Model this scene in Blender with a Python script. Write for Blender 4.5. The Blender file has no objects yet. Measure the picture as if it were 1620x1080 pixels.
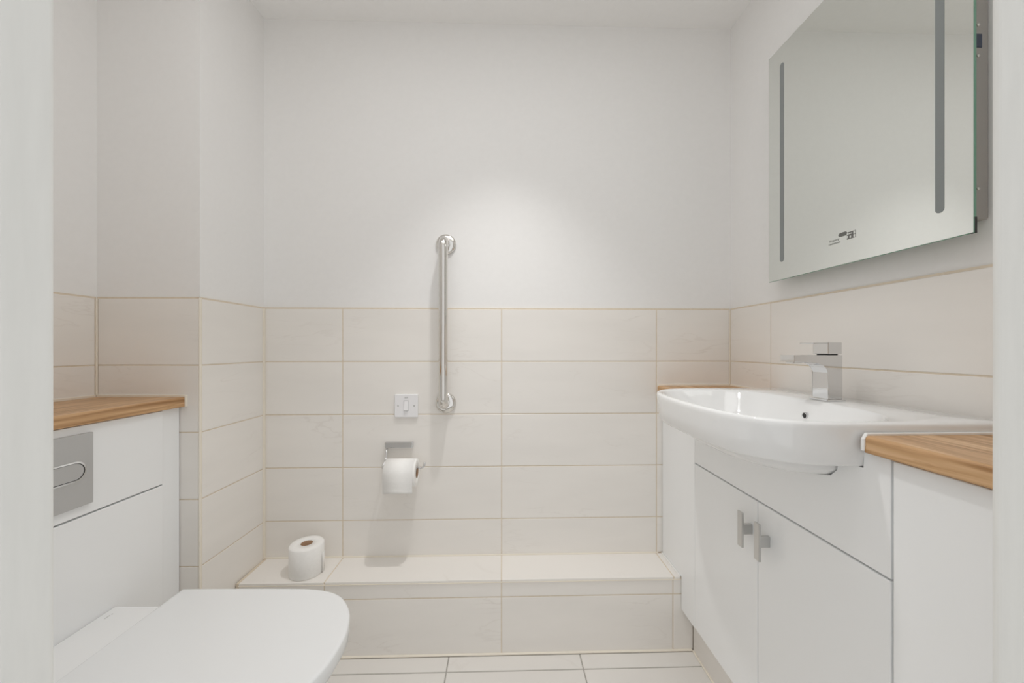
import bpy, bmesh, math
from mathutils import Vector, Matrix

scene = bpy.context.scene
COL = scene.collection
TH = math.radians(1.5)          # the recessed corner with the toilet stands 1.5 degrees off the rest of the room

# ------------------------------------------------------------------ camera
cam_d = bpy.data.cameras.new('camera')
cam_d.sensor_width = 36.0
cam_d.lens = 580.0 / 1620.0 * 36.0
cam_d.shift_y = 10.0 / 1620.0
cam_d.clip_start = 0.02
cam = bpy.data.objects.new('camera', cam_d)
cam.location = (0, 0, 1.045)
cam.rotation_euler = (math.radians(90), 0, -TH)
COL.objects.link(cam)
scene.camera = cam

# ------------------------------------------------------------------ light
world = bpy.data.worlds.new('world')
scene.world = world
world.use_nodes = True
bg = world.node_tree.nodes['Background']
bg.inputs[0].default_value = (0.985, 0.995, 1.0, 1)
bg.inputs[1].default_value = 0.92           # the lit hallway behind the camera

def spot(name, loc, energy, size, blend, radius, color):
    l = bpy.data.lights.new(name, 'SPOT')
    l.energy = energy; l.spot_size = math.radians(size); l.spot_blend = blend
    l.shadow_soft_size = radius; l.color = color
    o = bpy.data.objects.new(name, l); o.location = loc
    COL.objects.link(o)
    return o
spot('ceiling_downlight', (0.0, 0.95, 2.27), 34.0, 81, 1.0, 0.028, (1.0, 0.99, 0.975))

def panel(name, loc, energy, sx, sy, color):
    l = bpy.data.lights.new(name, 'AREA')
    l.shape = 'RECTANGLE'; l.size = sx; l.size_y = sy; l.energy = energy; l.color = color
    o = bpy.data.objects.new(name, l); o.location = loc
    COL.objects.link(o)
    return o
panel('added_ceiling_fill', (-0.10, 0.58, 2.275), 3.7, 1.3, 0.5, (1.0, 1.0, 1.0))  # added soft fill under the ceiling to even out the room, no real fitting

vs = scene.view_settings
vs.view_transform = 'Standard'; vs.look = 'None'; vs.gamma = 1.0
vs.use_curve_mapping = False
vs.exposure = 0.05

scene.cycles.max_bounces = 14
scene.cycles.diffuse_bounces = 10
scene.cycles.glossy_bounces = 6

# ------------------------------------------------------------------ materials
def mat(name, color, rough=0.5, metal=0.0, coat=0.0, spec=0.5):
    m = bpy.data.materials.new(name); m.use_nodes = True
    b = m.node_tree.nodes['Principled BSDF']
    b.inputs['Base Color'].default_value = (*color, 1)
    b.inputs['Roughness'].default_value = rough
    b.inputs['Metallic'].default_value = metal
    b.inputs['Coat Weight'].default_value = coat
    b.inputs['Coat Roughness'].default_value = 0.05
    b.inputs['Specular IOR Level'].default_value = spec
    return m

def nodes(m):
    return m.node_tree.nodes, m.node_tree.links, m.node_tree.nodes['Principled BSDF']

def noise_mat(name, c0, c1, scale, rough, bump=0.0, bump_dist=0.001, stretch=(1, 1, 1), spec=0.5, detail=4):
    m = mat(name, c0, rough, spec=spec)
    N, L, b = nodes(m)
    tc = N.new('ShaderNodeTexCoord'); mp = N.new('ShaderNodeMapping')
    mp.inputs['Scale'].default_value = stretch
    L.new(tc.outputs['Object'], mp.inputs['Vector'])
    nz = N.new('ShaderNodeTexNoise'); nz.inputs['Scale'].default_value = scale; nz.inputs['Detail'].default_value = detail
    L.new(mp.outputs[0], nz.inputs['Vector'])
    rp = N.new('ShaderNodeValToRGB')
    rp.color_ramp.elements[0].color = (*c0, 1); rp.color_ramp.elements[1].color = (*c1, 1)
    rp.color_ramp.elements[0].position = 0.3; rp.color_ramp.elements[1].position = 0.7
    L.new(nz.outputs[0], rp.inputs[0]); L.new(rp.outputs[0], b.inputs['Base Color'])
    if bump:
        bp = N.new('ShaderNodeBump'); bp.inputs['Strength'].default_value = bump; bp.inputs['Distance'].default_value = bump_dist
        L.new(nz.outputs[0], bp.inputs['Height']); L.new(bp.outputs[0], b.inputs['Normal'])
    return m

def tile_mat(name, base, vein, rough):
    """pale stone-look porcelain: faint clouding and thin slanting veins, shifted from tile to tile"""
    m = mat(name, base, rough)
    N, L, b = nodes(m)
    tc = N.new('ShaderNodeTexCoord'); oi = N.new('ShaderNodeObjectInfo')
    sc = N.new('ShaderNodeVectorMath'); sc.operation = 'SCALE'; sc.inputs['Scale'].default_value = 13.0
    cmb = N.new('ShaderNodeCombineXYZ')
    for i in range(3): L.new(oi.outputs['Random'], cmb.inputs[i])
    L.new(cmb.outputs[0], sc.inputs[0])
    ad = N.new('ShaderNodeVectorMath'); ad.operation = 'ADD'
    L.new(tc.outputs['Object'], ad.inputs[0]); L.new(sc.outputs[0], ad.inputs[1])
    mp = N.new('ShaderNodeMapping'); mp.inputs['Rotation'].default_value = (0.25, 0.32, 0.3); mp.inputs['Scale'].default_value = (1.0, 1.0, 4.5)
    L.new(ad.outputs[0], mp.inputs['Vector'])
    n1 = N.new('ShaderNodeTexNoise'); n1.inputs['Scale'].default_value = 3.2; n1.inputs['Detail'].default_value = 6; n1.inputs['Distortion'].default_value = 0.6
    L.new(mp.outputs[0], n1.inputs['Vector'])
    r1 = N.new('ShaderNodeValToRGB')
    e = r1.color_ramp.elements
    e[0].position = 0.470; e[0].color = (0, 0, 0, 1)
    e[1].position = 0.485; e[1].color = (1, 1, 1, 1)
    e2 = e.new(0.500); e2.color = (0, 0, 0, 1)
    L.new(n1.outputs[0], r1.inputs[0])
    n2 = N.new('ShaderNodeTexNoise'); n2.inputs['Scale'].default_value = 2.3; n2.inputs['Detail'].default_value = 3
    L.new(mp.outputs[0], n2.inputs['Vector'])
    r2 = N.new('ShaderNodeValToRGB')
    d = tuple(v * 0.955 for v in base)
    r2.color_ramp.elements[0].color = (*d, 1); r2.color_ramp.elements[1].color = (*base, 1)
    r2.color_ramp.elements[0].position = 0.3; r2.color_ramp.elements[1].position = 0.7
    L.new(n2.outputs[0], r2.inputs[0])
    n3 = N.new('ShaderNodeTexNoise'); n3.inputs['Scale'].default_value = 4.0
    L.new(ad.outputs[0], n3.inputs['Vector'])
    r3 = N.new('ShaderNodeValToRGB')
    r3.color_ramp.elements[0].position = 0.5; r3.color_ramp.elements[0].color = (0, 0, 0, 1)
    r3.color_ramp.elements[1].position = 0.75; r3.color_ramp.elements[1].color = (.55, .55, .55, 1)
    L.new(n3.outputs[0], r3.inputs[0])
    mu = N.new('ShaderNodeMath'); mu.operation = 'MULTIPLY'
    L.new(r1.outputs[0], mu.inputs[0]); L.new(r3.outputs[0], mu.inputs[1])
    mx = N.new('ShaderNodeMix'); mx.data_type = 'RGBA'
    L.new(mu.outputs[0], mx.inputs['Factor'])
    L.new(r2.outputs[0], mx.inputs[6]); mx.inputs[7].default_value = (*vein, 1)
    L.new(mx.outputs[2], b.inputs['Base Color'])
    return m

def oak_mat():
    m = mat('oak', (.62, .38, .19), 0.38)
    N, L, b = nodes(m)
    tc = N.new('ShaderNodeTexCoord'); mp = N.new('ShaderNodeMapping')
    mp.inputs['Scale'].default_value = (38, 1.8, 38)
    L.new(tc.outputs['Object'], mp.inputs['Vector'])
    n = N.new('ShaderNodeTexNoise'); n.inputs['Scale'].default_value = 2.2; n.inputs['Detail'].default_value = 7; n.inputs['Distortion'].default_value = 0.5
    L.new(mp.outputs[0], n.inputs['Vector'])
    r = N.new('ShaderNodeValToRGB'); e = r.color_ramp.elements
    e[0].position = 0.30; e[0].color = (.34, .175, .068, 1)
    e[1].position = 0.72; e[1].color = (.74, .50, .29, 1)
    x = e.new(0.5); x.color = (.56, .335, .165, 1)
    L.new(n.outputs[0], r.inputs[0])
    n2 = N.new('ShaderNodeTexNoise'); n2.inputs['Scale'].default_value = 9; n2.inputs['Detail'].default_value = 5
    mp2 = N.new('ShaderNodeMapping'); mp2.inputs['Scale'].default_value = (14, 3, 14)
    L.new(tc.outputs['Object'], mp2.inputs['Vector']); L.new(mp2.outputs[0], n2.inputs['Vector'])
    r2 = N.new('ShaderNodeValToRGB'); r2.color_ramp.elements[0].position = .62; r2.color_ramp.elements[1].position = .72
    r2.color_ramp.elements[0].color = (0, 0, 0, 1); r2.color_ramp.elements[1].color = (.5, .5, .5, 1)
    L.new(n2.outputs[0], r2.inputs[0])
    mx = N.new('ShaderNodeMix'); mx.data_type = 'RGBA'
    L.new(r2.outputs[0], mx.inputs['Factor']); L.new(r.outputs[0], mx.inputs[6]); mx.inputs[7].default_value = (.40, .22, .09, 1)
    L.new(mx.outputs[2], b.inputs['Base Color'])
    return m

M = {}
M['plaster'] = noise_mat('plaster', (.850, .842, .832), (.864, .856, .846), 60, 0.85, 0.08, 0.0006)
M['ceiling'] = noise_mat('ceiling_paint', (.90, .895, .885), (.915, .91, .90), 60, 0.9, 0.05, 0.0005)
M['tile'] = tile_mat('stone_tile', (.872, .842, .803), (.71, .665, .62), 0.30)
M['floor_tile'] = tile_mat('floor_stone_tile', (.80, .775, .74), (.67, .63, .585), 0.28)
M['grout'] = noise_mat('beige_grout', (.70, .61, .49), (.76, .67, .55), 90, 0.9)
M['floor_grout'] = noise_mat('grey_grout', (.38, .36, .33), (.44, .42, .39), 90, 0.9)
M['sealant'] = mat('cream_sealant', (.86, .80, .70), 0.4)
M['white_sealant'] = mat('white_sealant', (.88, .875, .86), 0.35)
M['gloss'] = noise_mat('white_gloss_panel', (.893, .903, .908), (.903, .913, .918), 3, 0.16)
M['carcass'] = mat('white_carcass', (.80, .80, .79), 0.5)
M['jamb'] = noise_mat('satin_white_paint', (.78, .785, .765), (.81, .815, .795), 25, 0.4, 0.12, 0.001, (6, 6, .6))
M['oak'] = oak_mat()
M['ceramic'] = mat('white_ceramic', (.86, .865, .865), 0.06, coat=0.3)
M['seat'] = mat('white_seat_plastic', (.80, .81, .815), 0.18)
M['chrome'] = mat('chrome', (.72, .72, .725), 0.05, 1.0)
M['steel'] = mat('polished_steel', (.74, .72, .69), 0.07, 1.0)
M['satin'] = mat('satin_nickel', (.62, .62, .61), 0.32, 1.0)
M['plate'] = mat('satin_grey_plate', (.56, .565, .57), 0.38, 0.75)
M['dark'] = mat('dark_recess', (.03, .03, .03), 0.6)
M['switch'] = mat('white_switch_plastic', (.86, .855, .87), 0.25)
M['print'] = mat('grey_print', (.16, .16, .15), 0.6)
M['paleprint'] = mat('pale_grey_print', (.42, .43, .41), 0.6)
M['paper'] = noise_mat('tissue_paper', (.90, .89, .87), (.93, .92, .90), 120, 1.0, 0.25, 0.001, spec=0.1)
M['card'] = noise_mat('cardboard', (.36, .22, .13), (.42, .27, .17), 60, 0.9)
M['mirror'] = mat('mirror_silver', (.80, .82, .79), 0.01, 1.0)
M['glass_edge'] = mat('green_glass_edge', (.16, .33, .24), 0.15)
M['strip'] = mat('frosted_light_strip', (.24, .26, .26), 0.35)
M['metal'] = mat('mirror_back_metal', (.42, .40, .38), 0.5, 0.3)
M['blue'] = mat('dark_blue_plastic', (.05, .06, .10), 0.4)

# ------------------------------------------------------------------ helpers
def props(o, label=None, cat=None, group=None, kind=None):
    if label: o['label'] = label
    if cat: o['category'] = cat
    if group: o['group'] = group
    if kind: o['kind'] = kind
    return o

def rot(x, y):
    """turn a point of the toilet corner's own axes into room axes"""
    c, s = math.cos(TH), math.sin(TH)
    return (x * c + y * s, -x * s + y * c)

def thing(name, loc, label, cat, turned=False, group=None):
    o = bpy.data.objects.new(name, None); COL.objects.link(o)
    o.empty_display_size = 0.05
    o['origin'] = list(loc)
    if turned:
        x, y = rot(loc[0], loc[1]); o.location = (x, y, loc[2]); o.rotation_euler.z = -TH
    else:
        o.location = loc
    return props(o, label, cat, group)

def origin(o):
    """where an object's local zero lies, in the axes of its top-level thing"""
    p = Vector((0, 0, 0))
    while o is not None:
        if 'origin' in o: return p + Vector(o['origin'])
        p = p + o.location
        o = o.parent
    return p

def add(name, me, m, parent=None, loc=(0, 0, 0)):
    o = bpy.data.objects.new(name, me); COL.objects.link(o)
    if m is not None and not me.materials: me.materials.append(m)
    loc = Vector(loc)
    if parent is not None:
        o.parent = parent; o.location = loc - origin(parent)
    else:
        o.location = loc
    return o

def mesh_of(bm, name, smooth=False):
    bmesh.ops.recalc_face_normals(bm, faces=bm.faces)
    me = bpy.data.meshes.new(name); bm.to_mesh(me); bm.free()
    if smooth:
        for p in me.polygons: p.use_smooth = True
    return me

CACHE = {}
def box_mesh(dx, dy, dz, bevel, m, segs=2):
    key = (round(dx, 4), round(dy, 4), round(dz, 4), bevel, m.name, segs)
    if key in CACHE: return CACHE[key]
    bm = bmesh.new()
    bmesh.ops.create_cube(bm, size=1.0)
    bmesh.ops.scale(bm, vec=(dx, dy, dz), verts=bm.verts)
    if bevel: bmesh.ops.bevel(bm, geom=list(bm.edges), offset=bevel, segments=segs, profile=0.5, affect='EDGES')
    me = mesh_of(bm, 'slab'); me.materials.append(m)
    CACHE[key] = me
    return me

def box(name, x0, x1, y0, y1, z0, z1, m, parent=None, bevel=0.0, segs=2):
    me = box_mesh(x1 - x0, y1 - y0, z1 - z0, bevel, m, segs)
    return add(name, me, m, parent, ((x0 + x1) / 2, (y0 + y1) / 2, (z0 + z1) / 2))

def prism(name, pts, axis, a0, a1, m, parent=None, bevel=0.0, smooth=False, segs=2):
    """polygon pts extruded along an axis; pts are the two other coordinates in order"""
    bm = bmesh.new()
    cx = sum(p[0] for p in pts) / len(pts); cy = sum(p[1] for p in pts) / len(pts); ca = (a0 + a1) / 2
    def P(u, v, a):
        u -= cx; v -= cy; a -= ca
        return {'x': (a, u, v), 'y': (u, a, v), 'z': (u, v, a)}[axis]
    A = [bm.verts.new(P(u, v, a0)) for u, v in pts]; B = [bm.verts.new(P(u, v, a1)) for u, v in pts]
    n = len(pts)
    bm.faces.new(A); bm.faces.new(B[::-1])
    for i in range(n): bm.faces.new((A[i], A[(i + 1) % n], B[(i + 1) % n], B[i]))
    if bevel:
        ed = [e for e in bm.edges if (e.verts[0] in A) == (e.verts[1] in A)]
        bmesh.ops.bevel(bm, geom=ed, offset=bevel, segments=segs, profile=0.5, affect='EDGES')
    me = mesh_of(bm, name)
    if smooth:
        for p in me.polygons: p.use_smooth = len(p.vertices) <= 4
    loc = {'x': (ca, cx, cy), 'y': (cx, ca, cy), 'z': (cx, cy, ca)}[axis]
    return add(name, me, m, parent, loc)

def loft(name, rings, m, parent=None, cap0=True, cap1=True, loc=None, smooth=True):
    """rings: equal-length lists of points"""
    bm = bmesh.new()
    loc = Vector(loc) if loc is not None else Vector(rings[0][0])
    R = [[bm.verts.new(Vector(p) - loc) for p in r] for r in rings]
    n = len(rings[0])
    for a, b in zip(R, R[1:]):
        for i in range(n): bm.faces.new((a[i], a[(i + 1) % n], b[(i + 1) % n], b[i]))
    if cap0: bm.faces.new(R[0][::-1])
    if cap1: bm.faces.new(R[-1])
    me = mesh_of(bm, name)
    if smooth:
        for p in me.polygons: p.use_smooth = len(p.vertices) == 4
    return add(name, me, m, parent, loc)

def lathe(name, prof, m, parent, loc, axis='z', n=40):
    """prof: (radius, height) pairs turned about an axis through loc"""
    rings = []
    for r, h in prof:
        ring = []
        for i in range(n):
            a = 2 * math.pi * i / n; u, v = r * math.cos(a), r * math.sin(a)
            p = {'z': (u, v, h), 'y': (u, h, v), 'x': (h, u, v)}[axis]
            ring.append(Vector(loc) + Vector(p))
        rings.append(ring)
    return loft(name, rings, m, parent, loc=loc)

def tube(name, path, r, m, parent, n=20, flat=None):
    """round bar along a polyline; flat=(w,h) makes it a flat bar"""
    P = [Vector(p) for p in path]
    rings = []
    up = Vector((0, 0, 1))
    prev = None
    for i, p in enumerate(P):
        t = (P[min(i + 1, len(P) - 1)] - P[max(i - 1, 0)]).normalized()
        if prev is None:
            s = t.cross(up) if abs(t.dot(up)) < 0.95 else t.cross(Vector((0, 1, 0)))
            s.normalize()
        else:
            s = (prev - t * prev.dot(t)).normalized()
        prev = s; q = t.cross(s).normalized()
        rings.append([p + s * r * math.cos(2 * math.pi * k / n) + q * r * math.sin(2 * math.pi * k / n) for k in range(n)])
    return loft(name, rings, m, parent, loc=P[0])

def fillet(pts, rad, n=8):
    """round the inner corners of a polyline"""
    P = [Vector(p) for p in pts]; out = [P[0]]
    for a, b, c in zip(P, P[1:], P[2:]):
        u = (a - b).normalized(); v = (c - b).normalized()
        r = min(rad, (a - b).length * .5, (c - b).length * .5)
        p0, p1 = b + u * r, b + v * r
        for i in range(n + 1):
            t = i / n
            out.append(p0 * (1 - t) ** 2 + b * 2 * t * (1 - t) + p1 * t * t)
    out.append(P[-1])
    return out

def letters(name, body, size, m, parent, loc, mat3, depth=0.00015):
    cu = bpy.data.curves.new(name, 'FONT'); cu.body = body; cu.size = size; cu.extrude = depth
    cu.align_x = 'CENTER'; cu.align_y = 'CENTER'
    t = bpy.data.objects.new('tmp_text', cu); COL.objects.link(t)
    bpy.context.view_layer.update()
    me = bpy.data.meshes.new_from_object(t.evaluated_get(bpy.context.evaluated_depsgraph_get()))
    bpy.data.objects.remove(t); bpy.data.curves.remove(cu)
    me.transform(mat3.to_4x4()); me.materials.clear()
    me.name = name
    return add(name, me, m, parent, loc)

# reading directions for lettering: columns are right, up, out of the face
FACE_BACK = Matrix(((1, 0, 0), (0, 0, -1), (0, 1, 0)))             # on a face looking at -Y
FACE_RIGHT = Matrix(((0, 0, -1), (-1, 0, 0), (0, 1, 0)))           # on a face looking at -X

# ------------------------------------------------------------------ room shell
TOP = 1.193                      # upper edge of the tiling
CEIL = 2.285
ROWS = [TOP - 0.2 * k for k in range(6)] + [0.0]      # 1.193 .993 .793 .593 .393 .193 0
J = 0.0019                       # half a joint
ST = 0.255                       # step height
XW = 0.883                       # tiled face of the right wall
YB = 1.400                       # tiled face of the back wall
FX = 0.617                       # face of the vanity fronts

def S(o): return props(o, kind='structure')

# floor
floor = S(box('floor', -1.35, 1.05, -0.6, 1.55, -0.06, -0.002, M['floor_grout']))
fx = [-1.071, -0.626, -0.181, 0.264, 0.657]
fy = [0.297, 0.742, 1.187, 1.247]
for a, b in zip(fx, fx[1:]):
    for c, d in zip(fy, fy[1:]):
        box('floor_tile', a + .002, b - .002, c + .002, d - .002, -0.008, 0.0, M['floor_tile'], floor, 0.0008, 1)
box('threshold', -0.40, 0.45, 0.14, 0.297, -0.01, 0.002, M['jamb'], floor, 0.001, 1)

# ceiling
S(box('ceiling', -1.35, 1.05, 0.15, 1.55, CEIL, CEIL + 0.08, M['ceiling']))

# back wall
wb = S(box('wall_back', -1.30, 1.05, YB + .006, YB + .12, 0, CEIL, M['plaster']))
box('grout', -0.905, XW, YB + .0014, YB + .0065, ST - .02, TOP + .0035, M['grout'], wb)
xb = [-0.891, -0.603, -0.003, 0.595, XW - .002]
zb = [r for r in ROWS if r > ST] + [ST + .001]
for a, b in zip(xb, xb[1:]):
    for t, u in zip(zb, zb[1:]):
        box('wall_tile', a + J, b - J, YB, YB + .006, u + J, t - J, M['tile'], wb, 0.0008, 1)
box('sealant_bead', -0.893, 0.60, YB - .004, YB + .001, ST - .001, ST + .004, M['sealant'], wb, 0.0015, 2)
box('corner_bead', XW - .004, XW + .001, YB - .004, YB + .001, 0.902, TOP - .001, M['sealant'], wb, 0.0015, 2)

# right wall
wr = S(box('wall_right', XW + .006, XW + .12, 0.295, YB + .006, 0, CEIL, M['plaster']))
box('grout', XW + .0014, XW + .0065, 0.297, YB, 0.5, TOP + .0035, M['grout'], wr)
yr = [YB - .003, 1.185, 0.585, 0.300]
for a, b in zip(yr, yr[1:]):
    for t, u in zip(ROWS[:3], ROWS[1:4]):
        box('wall_tile', XW, XW + .006, b + J, a - J, u + J, t - J, M['tile'], wr, 0.0008, 1)

# the boxed-in corner beside the toilet (turned axes)
LX, RX, RY = -1.237, -0.929, 1.092      # left wall, return face, recess face
def turned(o): o.rotation_euler.z = -TH; x, y = rot(o.location.x, o.location.y); o.location.x, o.location.y = x, y; return o
def tbox(name, x0, x1, y0, y1, z0, z1, m):
    c = ((x0 + x1) / 2, (y0 + y1) / 2, (z0 + z1) / 2)
    o = box(name, x0, x1, y0, y1, z0, z1, m); o['origin'] = list(c)
    return S(turned(o))
wn = tbox('wall_recess', LX - .10, RX - .006, RY + .006, 1.385, 0, CEIL, M['plaster'])
box('grout', LX, RX - .0014, RY + .0014, RY + .0065, 0, TOP + .0035, M['grout'], wn)
box('grout', RX - .0065, RX - .0014, RY + .0014, 1.374, 0, TOP + .0035, M['grout'], wn)
for t, u in zip(ROWS, ROWS[1:]):
    box('wall_tile', LX + .004, RX - .0065, RY, RY + .006, u + J, t - J, M['tile'], wn, 0.0008, 1)
    box('wall_tile', RX - .006, RX, RY + .0075, 1.3735, u + J, t - J, M['tile'], wn, 0.0008, 1)
box('corner_trim', RX - .0065, RX + .0008, RY - .0008, RY + .0065, 0, TOP + .002, M['sealant'], wn, 0.0028, 3)
wl = tbox('wall_left', LX - .12, LX - .006, 0.20, RY + .006, 0, CEIL, M['plaster'])
box('grout', LX - .0065, LX - .0014, 0.33, RY, 0.5, TOP + .0035, M['grout'], wl)
yl = [RY - .003, 0.82, 0.335]
for a, b in zip(yl, yl[1:]):
    for t, u in zip(ROWS[:3], ROWS[1:4]):
        box('wall_tile', LX - .006, LX, b + J, a - J, u + J, t - J, M['tile'], wl, 0.0008, 1)
box('corner_bead', RX - .001, RX + .005, 1.3655, 1.3765, ST + .001, TOP - .001, M['sealant'], wn, 0.0018, 2)
box('corner_bead', LX - .001, LX + .004, RY - .004, RY + .001, 0.902, TOP - .001, M['sealant'], wn, 0.0015, 2)

# front wall with the doorway the camera looks through
DL, DR = -0.352, 0.408
wf = S(box('wall_front', -1.33, DL - .034, 0.16, 0.294, 0, CEIL, M['plaster']))
S(box('wall_front_right', DR + .034, 1.003, 0.16, 0.294, 0, CEIL, M['plaster']))
S(box('wall_front_above', DL - .034, DR + .034, 0.16, 0.294, 2.04, CEIL, M['plaster']))
def arc(cx, cy, r, a0, a1, n=7):
    return [(cx + r * math.cos(math.radians(a0 + (a1 - a0) * i / n)), cy + r * math.sin(math.radians(a0 + (a1 - a0) * i / n))) for i in range(n + 1)]
dl = S(prism('door_1', [(DL - .034, .14), (DL - .014, .14), (DL - .014, .2665), (DL, .2665)] + arc(DL - .006, .294, .006, 0, 90) + [(DL - .034, .300)],
             'z', 0, 2.03, M['jamb'], smooth=False))
dl['origin'] = list(dl.location)
j2 = prism('jamb', [(DR + .034, .14), (DR + .034, .300)] + arc(DR + .011, .289, .011, 90, 180) + [(DR, .14)], 'z', 0, 2.03, M['jamb'], dl)
box('head', DL - .034, DR + .034, .14, .300, 2.03, 2.06, M['jamb'], dl, 0.002)

# tiled step along the back wall
stp = S(box('floor_step', -0.893, 0.660, 1.2524, YB, 0, ST - .0014, M['grout']))
xs = [-0.884, -0.600, -0.003, 0.592, FX - .001]
for a, b in zip(xs, xs[1:]):
    box('step_tile', a + J, b - J, 1.250, YB - .002, ST - .008, ST, M['tile'], stp, 0.0008, 1)
xs = [-0.884, -0.600, -0.003, 0.589, 0.660]
for a, b in zip(xs, xs[1:]):
    box('riser_tile', a + J, b - J, 1.251, 1.2565, .195 + J, ST - .010, M['tile'], stp, 0.0008, 1)
    box('riser_tile', a + J, b - J, 1.251, 1.2565, .003, .195 - J, M['tile'], stp, 0.0008, 1)
box('edge_trim', -0.884, FX - .0005, 1.2485, 1.2535, ST - .0098, ST - .0078, M['sealant'], stp)
box('sealant_bead', -0.884, 0.655, 1.245, 1.252, 0, .006, M['sealant'], stp, 0.002, 2)
box('side_bead', FX - .006, FX - .0005, 1.252, YB - .004, ST - .001, ST + .004, M['white_sealant'], stp, 0.0015, 2)

# tiled plinth under the vanity run
pl = S(box('baseboard_right', 0.664, 0.70, 0.31, 1.250, 0, .142, M['grout']))
for a, b in ((0.312, 0.65), (0.65, 1.2495)):
    box('plinth_tile', 0.658, 0.664, a + J, b - J, .004, .142, M['tile'], pl, 0.0008, 1)
box('sealant_bead', 0.653, 0.659, .315, 1.246, 0, .005, M['sealant'], pl, 0.002, 2)

# ------------------------------------------------------------------ vanity run on the right
def handle(parent, y, z=0.597):
    h = box('handle', FX - .0300, FX - .0245, y - .009, y + .009, z - .043, z + .043, M['satin'], parent, 0.0012)
    box('post', FX - .0246, FX - .0002, y - .0045, y + .0045, z - .0125, z + .0125, M['satin'], h, 0.001)
    return h

v = thing('vanity_unit', (0.75, 0.865, 0), 'white gloss two-door vanity cabinet below the washbasin', 'cabinet')
box('body', FX + .019, XW - .002, 0.566, 1.161, .145, .675, M['carcass'], v)
prism('drawer_front', [(.567, .677), (1.1605, .677), (1.1605, .868), (1.1400, .868), (1.1400, .8390), (1.0925, .8390), (1.0905, .8195), (1.0765, .8048), (1.0490, .7975), (.7010, .7975), (.6735, .8048), (.6595, .8195), (.6575, .8390), (.6100, .8390), (.6100, .868), (.567, .868)],
      'x', FX, FX + .018, M['gloss'], v, 0.0008)
for y0, y1, hy in ((0.8720, 1.1608, 0.893), (0.567, 0.8700, 0.833)):
    d = box('door', FX, FX + .018, y0, y1, .147, .673, M['gloss'], v, 0.0018)
    handle(d, hy)

fp = prism('filler_panel', [(1.1612, .145), (1.2485, .145), (1.2485, ST + .001), (YB - .003, ST + .001), (YB - .003, .868), (1.1612, .868)],
           'x', FX, FX + .018, M['gloss'], None, 0.0005, segs=1)
props(fp, 'tall narrow white filler panel notched over the tiled step', 'panel')

bc = thing('base_cabinet', (0.75, 0.45, 0), 'white gloss cabinet front between the vanity doors and the door frame', 'cabinet')
box('body', FX + .019, XW - .002, 0.312, 0.563, .145, .868, M['carcass'], bc)
box('door', FX, FX + .018, 0.312, 0.5635, .147, .866, M['gloss'], bc, 0.0018)

WT, WB = 0.899, 0.870
def worktop(name, x0, x1, y0, y1, label, front, turn=False, loc=None):
    """oak board with a rounded front edge; front is -1 or +1 for the side it faces"""
    r = 0.006
    if front < 0:
        pr = [(x1, WB), (x1, WT)] + arc(x0 + r, WT - r, r, 90, 180, 4) + arc(x0 + .003, WB + .003, .003, 180, 270, 3)
    else:
        pr = [(x0, WB), (x0, WT)] + arc(x1 - r, WT - r, r, 90, 0, 4) + arc(x1 - .003, WB + .003, .003, 0, -90, 3)
    w = thing(name, loc, label, 'worktop', turn)
    prism('board', pr, 'y', y0, y1, M['oak'], w)
    return w
w1 = worktop('worktop', 0.597, XW - .001, 1.156, YB - .002, 'small far piece of oak worktop between basin and back wall', -1, loc=(.74, 1.28, WB))
box('sealant_bead', .600, XW - .003, YB - .005, YB, WT - .001, WT + .0055, M['sealant'], w1, 0.001, 1)
box('sealant_bead', XW - .005, XW, 1.16, YB - .006, WT - .001, WT + .0055, M['sealant'], w1, 0.001, 1)
w2 = worktop('worktop', 0.603, XW - .001, 0.312, 0.595, 'oak worktop piece nearest the door frame, beside the basin', -1, loc=(.74, .45, WB))
prism('sealant_bead', [(.6000, WB + .004), (.6000, WT - .006), (.6065, WT + .004), (XW - .003, WT + .004), (XW - .003, WT - .002), (.6075, WT - .002), (.6030, WT - .008), (.6030, WB + .004)],
      'y', .5935, .5995, M['white_sealant'], w2, 0.001, segs=1)

# ---- washbasin
YC = 0.875
BZ = 0.918                        # rim height
def smooth_pts(ctrl, n=6):
    out = []
    for i in range(len(ctrl) - 1):
        p0 = Vector(ctrl[max(i - 1, 0)]); p1 = Vector(ctrl[i]); p2 = Vector(ctrl[i + 1]); p3 = Vector(ctrl[min(i + 2, len(ctrl) - 1)])
        for k in range(n):
            t = k / n
            out.append(0.5 * ((2 * p1) + (p2 - p0) * t + (2 * p0 - 5 * p1 + 4 * p2 - p3) * t * t + (3 * p1 - p0 - 3 * p2 + p3) * t ** 3))
    out.append(Vector(ctrl[-1]))
    return out
half = [(0.425, 0.0), (0.4265, 0.06), (0.4325, 0.12), (0.4445, 0.17), (0.462, 0.208), (0.490, 0.239), (0.526, 0.258), (0.566, 0.267), (0.61, 0.271), (0.70, 0.2745), (0.872, 0.2765)]
hp = smooth_pts(half, 5)
OUTER = [(p.x, p.y) for p in hp] + [(p.x, -p.y) for p in reversed(hp[1:])]
def sup(cx, a_front, a_back, b, e, n=160):
    out = []
    for i in range(n):
        t = 2 * math.pi * i / n; c, s = math.cos(t), math.sin(t)
        x = abs(c) ** (2 / e) * (1 if c > 0 else -1); y = abs(s) ** (2 / e) * (1 if s > 0 else -1)
        out.append((cx + x * (a_back if x > 0 else a_front), y * b))
    return out
PX = 0.62
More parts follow.
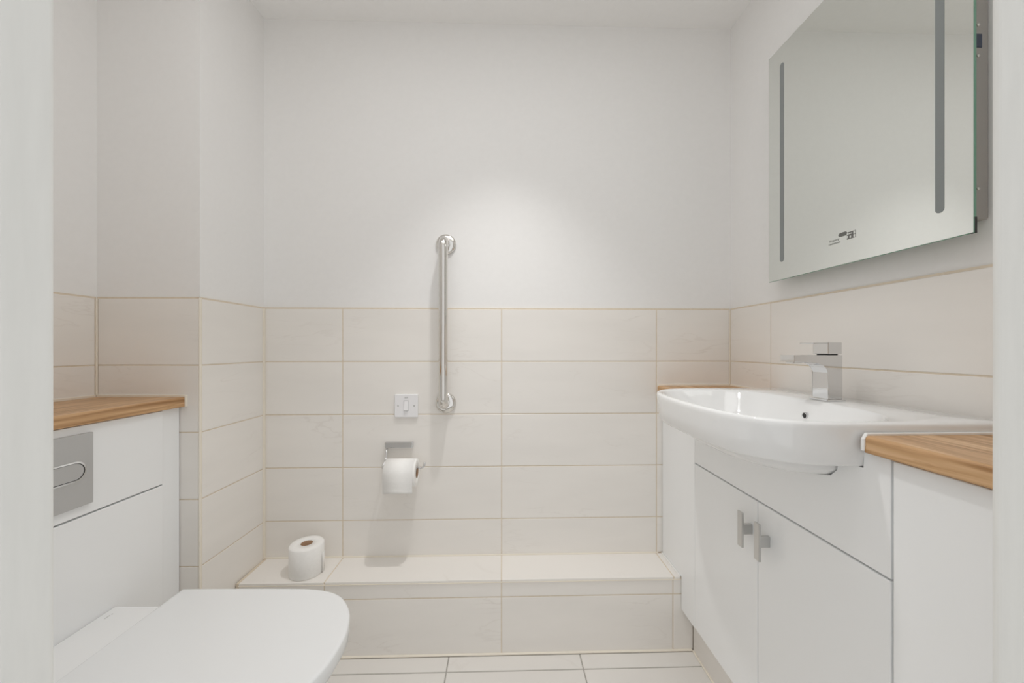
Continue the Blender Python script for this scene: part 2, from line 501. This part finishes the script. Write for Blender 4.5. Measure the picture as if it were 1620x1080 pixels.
def polar(poly, angs):
    """distance from (PX,0) to the outline along each angle"""
    res = []
    for a in angs:
        d = (math.cos(a), math.sin(a)); best = 0
        for (x0, y0), (x1, y1) in zip(poly, poly[1:] + poly[:1]):
            ex, ey = x1 - x0, y1 - y0
            den = d[0] * ey - d[1] * ex
            if abs(den) < 1e-12: continue
            t = ((x0 - PX) * ey - (y0) * ex) / den
            u = ((x0 - PX) * d[1] - (y0) * d[0]) / den
            if t > 0 and -1e-6 <= u <= 1 + 1e-6: best = max(best, t)
        res.append(best)
    return res
ca = math.atan2(.2765, .872 - PX)
angs = sorted(set([2 * math.pi * i / 144 for i in range(144)] + [ca, 2 * math.pi - ca]))
RO = polar(OUTER, angs)
RI = polar(sup(0.60, 0.155, 0.157, 0.2455, 3.0), angs)
RF = polar(sup(0.60, 0.10, 0.10, 0.17, 2.4), angs)
RU = polar(sup(0.635, 0.150, 0.12, 0.215, 2.6), angs)
def ring(R, z, inset=0.0, k=1.0):
    return [(PX + (r - inset) * k * math.cos(a), YC + (r - inset) * k * math.sin(a), z) for r, a in zip(R, angs)]
def mixr(A, B, t): return [a * (1 - t) + b * t for a, b in zip(A, B)]
rings = [ring(RU, .800, .045), ring(RU, .806, .018), ring(RU, .820, .003), ring(RU, .8405, 0), 
         ring(RO, .8405, .016), ring(RO, .8412, .0115), ring(RO, .8445, .0085), ring(RO, .875, .0040), ring(RO, .905, .0006), ring(RO, .912, .0002), ring(RO, .9155, .0020), ring(RO, BZ, .0060)]
rings += [ring(mixr(RO, RI, .45), BZ - .0005), ring(RI, BZ - .0015, -.004), ring(RI, BZ - .0035, 0.000), ring(RI, BZ - .008, .0035), ring(mixr(RI, RF, .22), .890), ring(mixr(RI, RF, .42), .865), ring(mixr(RI, RF, .68), .840), ring(mixr(RI, RF, .95), .823), ring(RF, .816, .04), ring(RF, .813, .0, .3), ring(RF, .812, .0, .15)]
bs = thing('washbasin', (0.66, YC, .80), 'white semi-recessed ceramic washbasin set into the oak worktop', 'basin')
loft('bowl', rings, M['ceramic'], bs)
lathe('waste', [(.001, .0035), (.020, .0035), (.0235, .002), (.024, 0), (.001, 0)], M['chrome'], bs, (PX, YC, .8125))
ov = lathe('overflow_ring', [(.0064, -.002), (.0064, -.0042), (.0070, -.0046), (.0077, -.0036), (.0077, .004), (.0064, .004)], M['chrome'], bs, (.7395, YC, .880), 'x', 28)
lathe('overflow_hole', [(.0001, -.0030), (.0065, -.0030), (.0065, .002), (.0001, .002)], M['dark'], ov, (.7395, YC, .880), 'x', 24)

# ---- tap
TX0, TX1, TY = 0.777, 0.812, 0.877        # front and back of the tap body, its middle
tp = thing('basin_tap', ((TX0 + TX1) / 2, TY, BZ), 'chrome square mixer tap standing on the washbasin', 'tap')
box('base_plate', TX0 - .006, TX1 + .005, TY - .0265, TY + .0265, BZ - .001, BZ + .004, M['chrome'], tp, 0.0014)
ZT = 1.0276
prof = [(TX1, BZ + .004), (TX1, ZT), (TX0 - .082, ZT), (TX0 - .082, ZT - .0165), (TX0 - .026, ZT - .0190)]
prof += [(TX0 - .0175, ZT - .0205), (TX0 - .0100, ZT - .0245), (TX0 - .0040, ZT - .0310), (TX0 - .0008, ZT - .0385), (TX0, ZT - .0420), (TX0, BZ + .004)]
prism('body', prof, 'y', TY - .0222, TY + .0222, M['chrome'], tp, 0.0012)
box('aerator', TX0 - .077, TX0 - .054, TY - .0125, TY + .0125, ZT - .0205, ZT - .0164, M['chrome'], tp, 0.001)
lv = box('lever', TX0 + .0005, TX1 - .0005, TY - .0218, TY + .0218, 1.0300, 1.0580, M['chrome'], tp, 0.0014)
box('lever_blade', TX0 - .034, TX0 + .0010, TY - .0205, TY + .0205, 1.0545, 1.0577, M['chrome'], lv, 0.0008)
box('collar', TX0 + .006, TX1 - .006, TY - .0165, TY + .0165, ZT - .0002, 1.0303, M['dark'], tp)

# ---- mirror cabinet glass
MX = 0.838
my0, my1, mz0, mz1 = 0.630, 1.133, 1.250, 1.952
mr = thing('bathroom_mirror', (MX + .02, (my0 + my1) / 2, mz0), 'rectangular frameless mirror with two grey light strips on the right wall', 'mirror')
box('mirror_glass', MX, MX + .001, my0 + .0008, my1 - .0008, mz0 + .0008, mz1 - .0008, M['mirror'], mr)
box('glass_edge', MX + .0008, MX + .005, my0, my1, mz0, mz1, M['glass_edge'], mr, 0.0004, 1)
box('housing', MX + .006, XW + .003, my0 + .016, my1 - .03, mz0 + .03, mz1 - .03, M['metal'], mr, 0.001, 1)
def stadium(name, yc, zc, w, h, x0, x1, m, parent):
    r = min(w, h) / 2
    if h > w: pts = arc(yc, zc + h / 2 - r, r, 0, 180, 10) + arc(yc, zc - h / 2 + r, r, 180, 360, 10)
    else: pts = arc(yc + w / 2 - r, zc, r, -90, 90, 10) + arc(yc - w / 2 + r, zc, r, 90, 270, 10)
    return prism(name, pts, 'x', x0, x1, m, parent)
for yy in (0.681, 1.078):
    stadium('light_strip', yy, (1.303 + 1.899) / 2, .0145, 1.899 - 1.303, MX - .0006, MX + .0002, M['strip'], mr)
sn = stadium('touch_sensor', .8815, 1.3245, .022, .0095, MX - .0006, MX + .0002, M['print'], mr)
# printed mark under the sensor
letters('lettering', 'Property', .0075, M['paleprint'], mr, (MX - .0004, .9045, 1.3165), FACE_RIGHT)
letters('lettering', 'Ombudsman', .0062, M['paleprint'], mr, (MX - .0004, .9045, 1.3085), FACE_RIGHT)
lg = box('logo', MX - .0004, MX + .0002, .8545, .8705, 1.3080, 1.3250, M['print'], mr)
for a, b, c, d in ((.8675, .8700, 1.3110, 1.3170), (.8675, .8700, 1.3190, 1.3235), (.8592, .8630, 1.3100, 1.3150), (.8565, .8665, 1.3195, 1.3215)):
    box('logo_light', MX - .0007, MX - .0003, a, b, c, d, M['mirror'], lg)
for a, b, c, d in ((.8482, .8490, 1.308, 1.325), (.8490, .8545, 1.308, 1.3087), (.8490, .8545, 1.3243, 1.325), (.8490, .8545, 1.3160, 1.3168)):
    box('logo_frame', MX - .0004, MX + .0002, a, b, c, d, M['print'], lg)
# cut-outs and screws on the housing's near side
hy = my0 + .016
box('cable_socket', MX + .020, MX + .036, hy - .001, hy + .004, 1.592, 1.617, M['blue'], mr, 0.0005, 1)
for z, s in ((1.630, 1), (1.579, -1)):
    sl = box('slot', MX + .0155, MX + .0175, hy - .0008, hy + .003, z - .006, z + .006, M['dark'], mr)
    sl.rotation_euler.y = math.radians(25 * s)
for z in (1.633, 1.577, 1.335):
    lathe('screw', [(.0001, -.0018), (.0022, -.0018), (.0030, -.0008), (.0030, .001), (.0001, .001)], M['steel'], mr, (MX + .029, hy, z), 'y', 16)
box('edge_clip', MX + .0012, MX + .0052, my0 - .0006, my0 + .006, mz0 - .0006, mz0 + .028, M['dark'], mr)

# ------------------------------------------------------------------ on the back wall
# grab rail
GX = -0.2145
g = thing('grab_rail', (GX, YB, .836), 'vertical polished steel grab rail on the tiled back wall', 'grab rail')
pz0, pz1, gy = 0.836, 1.439, YB - .066
path = fillet([(GX, YB - .004, pz1), (GX, gy, pz1), (GX, gy, pz0), (GX, YB - .004, pz0)], .045, 10)
tube('bar', path, .0172, M['steel'], g, 28)
for z, base in ((pz1, YB + .006), (pz0, YB)):
    lathe('flange', [(.0001, -.0005), (.0385, -.0005), (.0385, -.005), (.0370, -.009), (.0320, -.0125), (.0225, -.0145), (.0185, -.0150), (.0001, -.0150)], M['steel'], g, (GX, base, z), 'y', 48)

# switch
SX, SZ = -0.3625, 0.8265
sw = thing('light_switch', (SX, YB, SZ - .043), 'square white wall switch above the toilet roll holder', 'switch')
box('plate', SX - .0435, SX + .0435, YB - .009, YB - .0002, SZ - .0435, SZ + .0435, M['switch'], sw, 0.0025, 3)
box('rocker_gap_shade', SX - .0090, SX + .0090, YB - .0093, YB - .0085, SZ - .0200, SZ + .0200, M['plate'], sw)  # grey slab on the plate, its colour stands in for shade round the rocker
pr = prism('rocker', [(YB - .0082, SZ - .0185), (YB - .0150, SZ - .0172), (YB - .0100, SZ + .0185), (YB - .0082, SZ + .0185)], 'x', SX - .0078, SX + .0078, M['switch'], sw, 0.0006, segs=1)
for s in (-1, 1):
    sc = lathe('screw', [(.0001, -.0096), (.0026, -.0096), (.0030, -.0088), (.0001, -.0086)], M['satin'], sw, (SX + s * .0302, YB, SZ), 'y', 18)
    box('screw_slot', SX + s * .0302 - .0022, SX + s * .0302 + .0022, YB - .0098, YB - .0095, SZ - .0004, SZ + .0004, M['dark'], sc)
letters('lettering', 'HEAT', .0055, M['print'], sw, (SX, YB - .0091, SZ + .0300), FACE_BACK)

# toilet roll holder with roll
hd = thing('toilet_roll_holder', (-.39, YB, .60), 'chrome open-arm toilet roll holder on the back wall', 'holder')
box('mounting_bar', -.440, -.336, YB - .020, YB - .0002, .670, .692, M['chrome'], hd, 0.0025)
arm = fillet([(-.4335, YB - .012, .672), (-.4335, YB - .022, .630), (-.4335, 1.333, .6125), (-.4200, 1.330, .6125), (-.290, 1.330, .6125), (-.282, 1.330, .618), (-.2795, 1.330, .632)], .012, 6)
tube('arm', arm, .0040, M['chrome'], hd, 14)

def roll_rings(r0, r1, w, n=56):
    return r0, r1, w
def toilet_roll_h(loc):
    t = thing('toilet_roll', loc, 'white toilet roll with loose end hanging on the wall holder', 'toilet roll')
    x0, x1, r, rc = -.054, .054, .0480, .0205
    prof = [(rc, x0), (r - .002, x0), (r, x0 + .002), (r, x1 - .002), (r - .002, x1), (rc, x1)]
    pa = lathe('paper', prof + [prof[0]], M['paper'], t, loc, 'x', 64)
    lathe('core', [(rc - .0008, x0 + .001), (rc, x0 + .001), (rc, x1 - .0005), (rc - .0008, x1 - .0005), (rc - .0008, x0 + .001)], M['card'], t, loc, 'x', 40)
    # loose end: follows the roll over the front and hangs straight down
    bm = bmesh.new(); pts = []
    for i in range(15):
        a = math.radians(70 + 110 * i / 14); pts.append((loc[1] + (r + .0012) * math.cos(a), loc[2] + (r + .0012) * math.sin(a)))
    for i in range(1, 9):
        pts.append((loc[1] - r - .0012 - .0012 * math.sin(i * .7), loc[2] - .058 * i / 8))
    for th, in ((0.0,),):
        A = [bm.verts.new((x0 - .001, y - loc[1], z - loc[2])) for y, z in pts]
        B = [bm.verts.new((x1 - .006, y - loc[1], z - loc[2])) for y, z in pts]
        A2 = [bm.verts.new((x0 - .001, y - loc[1] - .0006, z - loc[2])) for y, z in pts]
        B2 = [bm.verts.new((x1 - .006, y - loc[1] - .0006, z - loc[2])) for y, z in pts]
    n = len(pts)
    for i in range(n - 1):
        bm.faces.new((A[i], B[i], B[i + 1], A[i + 1])); bm.faces.new((A2[i], A2[i + 1], B2[i + 1], B2[i]))
        bm.faces.new((A[i], A[i + 1], A2[i + 1], A2[i])); bm.faces.new((B[i], B2[i], B2[i + 1], B[i + 1]))
    bm.faces.new((A[0], A2[0], B2[0], B[0])); bm.faces.new((A[-1], B[-1], B2[-1], A2[-1]))
    add('loose_sheet', mesh_of(bm, 'loose_sheet', True), M['paper'], t, loc)
toilet_roll_h((-.361, 1.330, .5965))

# spare roll standing on the step
rl = (-.690, 1.312, ST)
sp = thing('toilet_roll', rl, 'spare white toilet roll standing upright on the tiled step', 'toilet roll')
r, rc, h = .0555, .0195, .102
pf = [(rc, .0), (r - .003, .0), (r, .003), (r, h - .004), (r - .0035, h), (rc, h), (rc, 0)]
lathe('paper', pf, M['paper'], sp, rl, 'z', 72)
lathe('core', [(rc - .0009, .0), (rc + .0001, .0), (rc + .0001, h - .0008), (rc - .0009, h - .0008), (rc - .0009, 0)], M['card'], sp, rl, 'z', 40)
bm = bmesh.new()
vb = []
for i in range(13):
    a = math.radians(-8 + 40 * i / 12); rr = r + .0012 + .0022 * max(0, 1 - i / 6)
    vb.append((bm.verts.new((rr * math.cos(a), rr * math.sin(a), .001)), bm.verts.new((rr * math.cos(a), rr * math.sin(a), h - .03 - .012 * (i / 12)))))
for p, q in zip(vb, vb[1:]): bm.faces.new((p[0], q[0], q[1], p[1]))
o = add('loose_sheet', mesh_of(bm, 'loose_sheet', True), M['paper'], sp, rl)
sm = o.modifiers.new('thickness', 'SOLIDIFY'); sm.thickness = .0006

# ------------------------------------------------------------------ toilet corner (turned axes)
PFX = -0.985                     # face of the toilet cabinet panels
tc_ = thing('toilet_cabinet', (-1.11, .70, 0), 'white gloss back-to-wall cabinet behind the toilet', 'cabinet', True)
box('body', LX + .002, PFX - .019, .345, RY - .002, .0, .868, M['carcass'], tc_)
box('filler_strip', PFX - .018, PFX - .004, 1.0365, RY - .002, .0, .868, M['gloss'], tc_, 0.001)
box('upper_panel', PFX - .018, PFX, .345, 1.0355, .661, .867, M['gloss'], tc_, 0.0016)
box('lower_panel', PFX - .018, PFX, .345, 1.0355, .147, .657, M['gloss'], tc_, 0.0016)
w3 = worktop('worktop', LX + .001, -0.9715, .345, RY - .001, 'long oak worktop on the toilet cabinet at the left', 1, True, (-1.11, .70, WB))
box('sealant_bead', LX + .002, -.9720, RY - .004, RY, WT - .001, WT + .007, M['sealant'], w3, 0.001, 1)
box('sealant_bead', LX, LX + .004, .36, RY - .005, WT - .001, WT + .007, M['sealant'], w3, 0.001, 1)
box('sealant_bead', -.9725, -.9655, RY - .005, RY, WB, WT + .006, M['sealant'], w3, 0.0012, 1)

fpz, fpy = .7675, .732
fl = thing('flush_plate', (PFX, fpy, fpz - .082), 'satin grey rectangular flush plate on the toilet cabinet', 'flush plate', True)
box('plate', PFX + .0002, PFX + .009, fpy - .123, fpy + .123, fpz - .082, fpz + .082, M['plate'], fl, 0.0012)
def ringstad(name, yc, zc, w, h, wid, x0, x1, m, parent):
    r = h / 2
    def st(g): return arc(yc + w / 2 - r, zc, r - g, -90, 90, 12) + arc(yc - w / 2 + r, zc, r - g, 90, 270, 12)
    o_, i_ = st(0), st(wid)
    return loft(name, [[(x0, a, b) for a, b in o_], [(x1, a, b) for a, b in o_], [(x1, a, b) for a, b in i_], [(x0, a, b) for a, b in i_]], m, parent, False, False, smooth=False)
ringstad('button_ring', fpy, fpz, .216, .046, .0035, PFX + .0085, PFX + .0112, M['chrome'], fl)
ringstad('button_gap', fpy, fpz, .2088, .0388, .0010, PFX + .0085, PFX + .0094, M['dark'], fl)
stadium('button', fpy, fpz, .2066, .0366, PFX + .0088, PFX + .0100, M['plate'], fl)

# toilet
CY = 0.754
ti = thing('toilet', (-.68, CY, 0), 'white back-to-wall toilet with closed soft D-shaped lid', 'toilet', True)
LH = [(-0.842, .1845), (-0.70, .1862), (-0.56, .1855), (-0.50, .182), (-0.452, .1705), (-0.4155, .148), (-0.383, .109), (-0.366, .070), (-0.3575, .035), (-0.3555, 0)]
lh = smooth_pts([(a, b) for a, b in LH], 5)
LID = [(p.x, p.y) for p in lh] + [(p.x, -p.y) for p in reversed(lh[:-1])]
def lidring(z, inset):
    out = []
    n = len(LID)
    for i in range(n):
        p0 = Vector(LID[i - 1]) ; p1 = Vector(LID[i]); p2 = Vector(LID[(i + 1) % n])
        if i == 0: nn = Vector((1, -1))
        elif i == n - 1: nn = Vector((1, 1))
        else:
            t = (p2 - p0).normalized(); nn = Vector((t.y, -t.x))
            if nn.dot(Vector((-.62, 0)) - p1) < 0: nn = -nn
        q = p1 + nn * inset
        out.append((q.x, CY + q.y, z))
    return out
loft('lid', [lidring(.3985, .004), lidring(.3985, .0012), lidring(.4005, 0), lidring(.4255, 0), lidring(.4285, .0012), lidring(.4298, .0042), lidring(.4300, .009)], M['seat'], ti)
loft('seat', [lidring(.3865, .012), lidring(.3865, .008), lidring(.3975, .008), lidring(.3975, .012)], M['seat'], ti)
def pan_ring(z, xf, hw, e, xb=PFX + .001):
    """D section: straight back at xb, rounded front at xf"""
    n = 40; out = []
    L = xf - xb
    for i in range(n + 1):
        t = math.pi / 2 * (1 - 2 * i / n); c, s = math.cos(t), math.sin(t)
        out.append((xb + .02 + (L - .02) * abs(c) ** (2 / e), CY + hw * abs(s) ** (2 / e) * (1 if s >= 0 else -1), z))
    out.append((xb, CY - hw, z)); out.append((xb, CY + hw, z))
    return out
loft('pan', [pan_ring(0, -.52, .118, 2.6), pan_ring(.03, -.515, .120, 2.6), pan_ring(.12, -.505, .122, 2.6), pan_ring(.22, -.475, .135, 2.6), pan_ring(.30, -.425, .155, 2.7), pan_ring(.345, -.398, .168, 2.8), pan_ring(.380, -.388, .174, 2.9), pan_ring(.3850, -.390, .172, 2.9)], M['ceramic'], ti)
hd2 = box('hinge_deck', PFX + .001, -.8445, CY - .156, CY + .156, .378, .405, M['ceramic'], ti, 0.003)
for a, b, c in ((.8655, .8775, 0), (.8800, .8830, .0012)):
    box('logo', -.9635 + c, -.9612 + c, a, b, .4049, .4052, M['paleprint'], hd2)

for o in bpy.data.objects:
    if 'origin' in o: del o['origin']
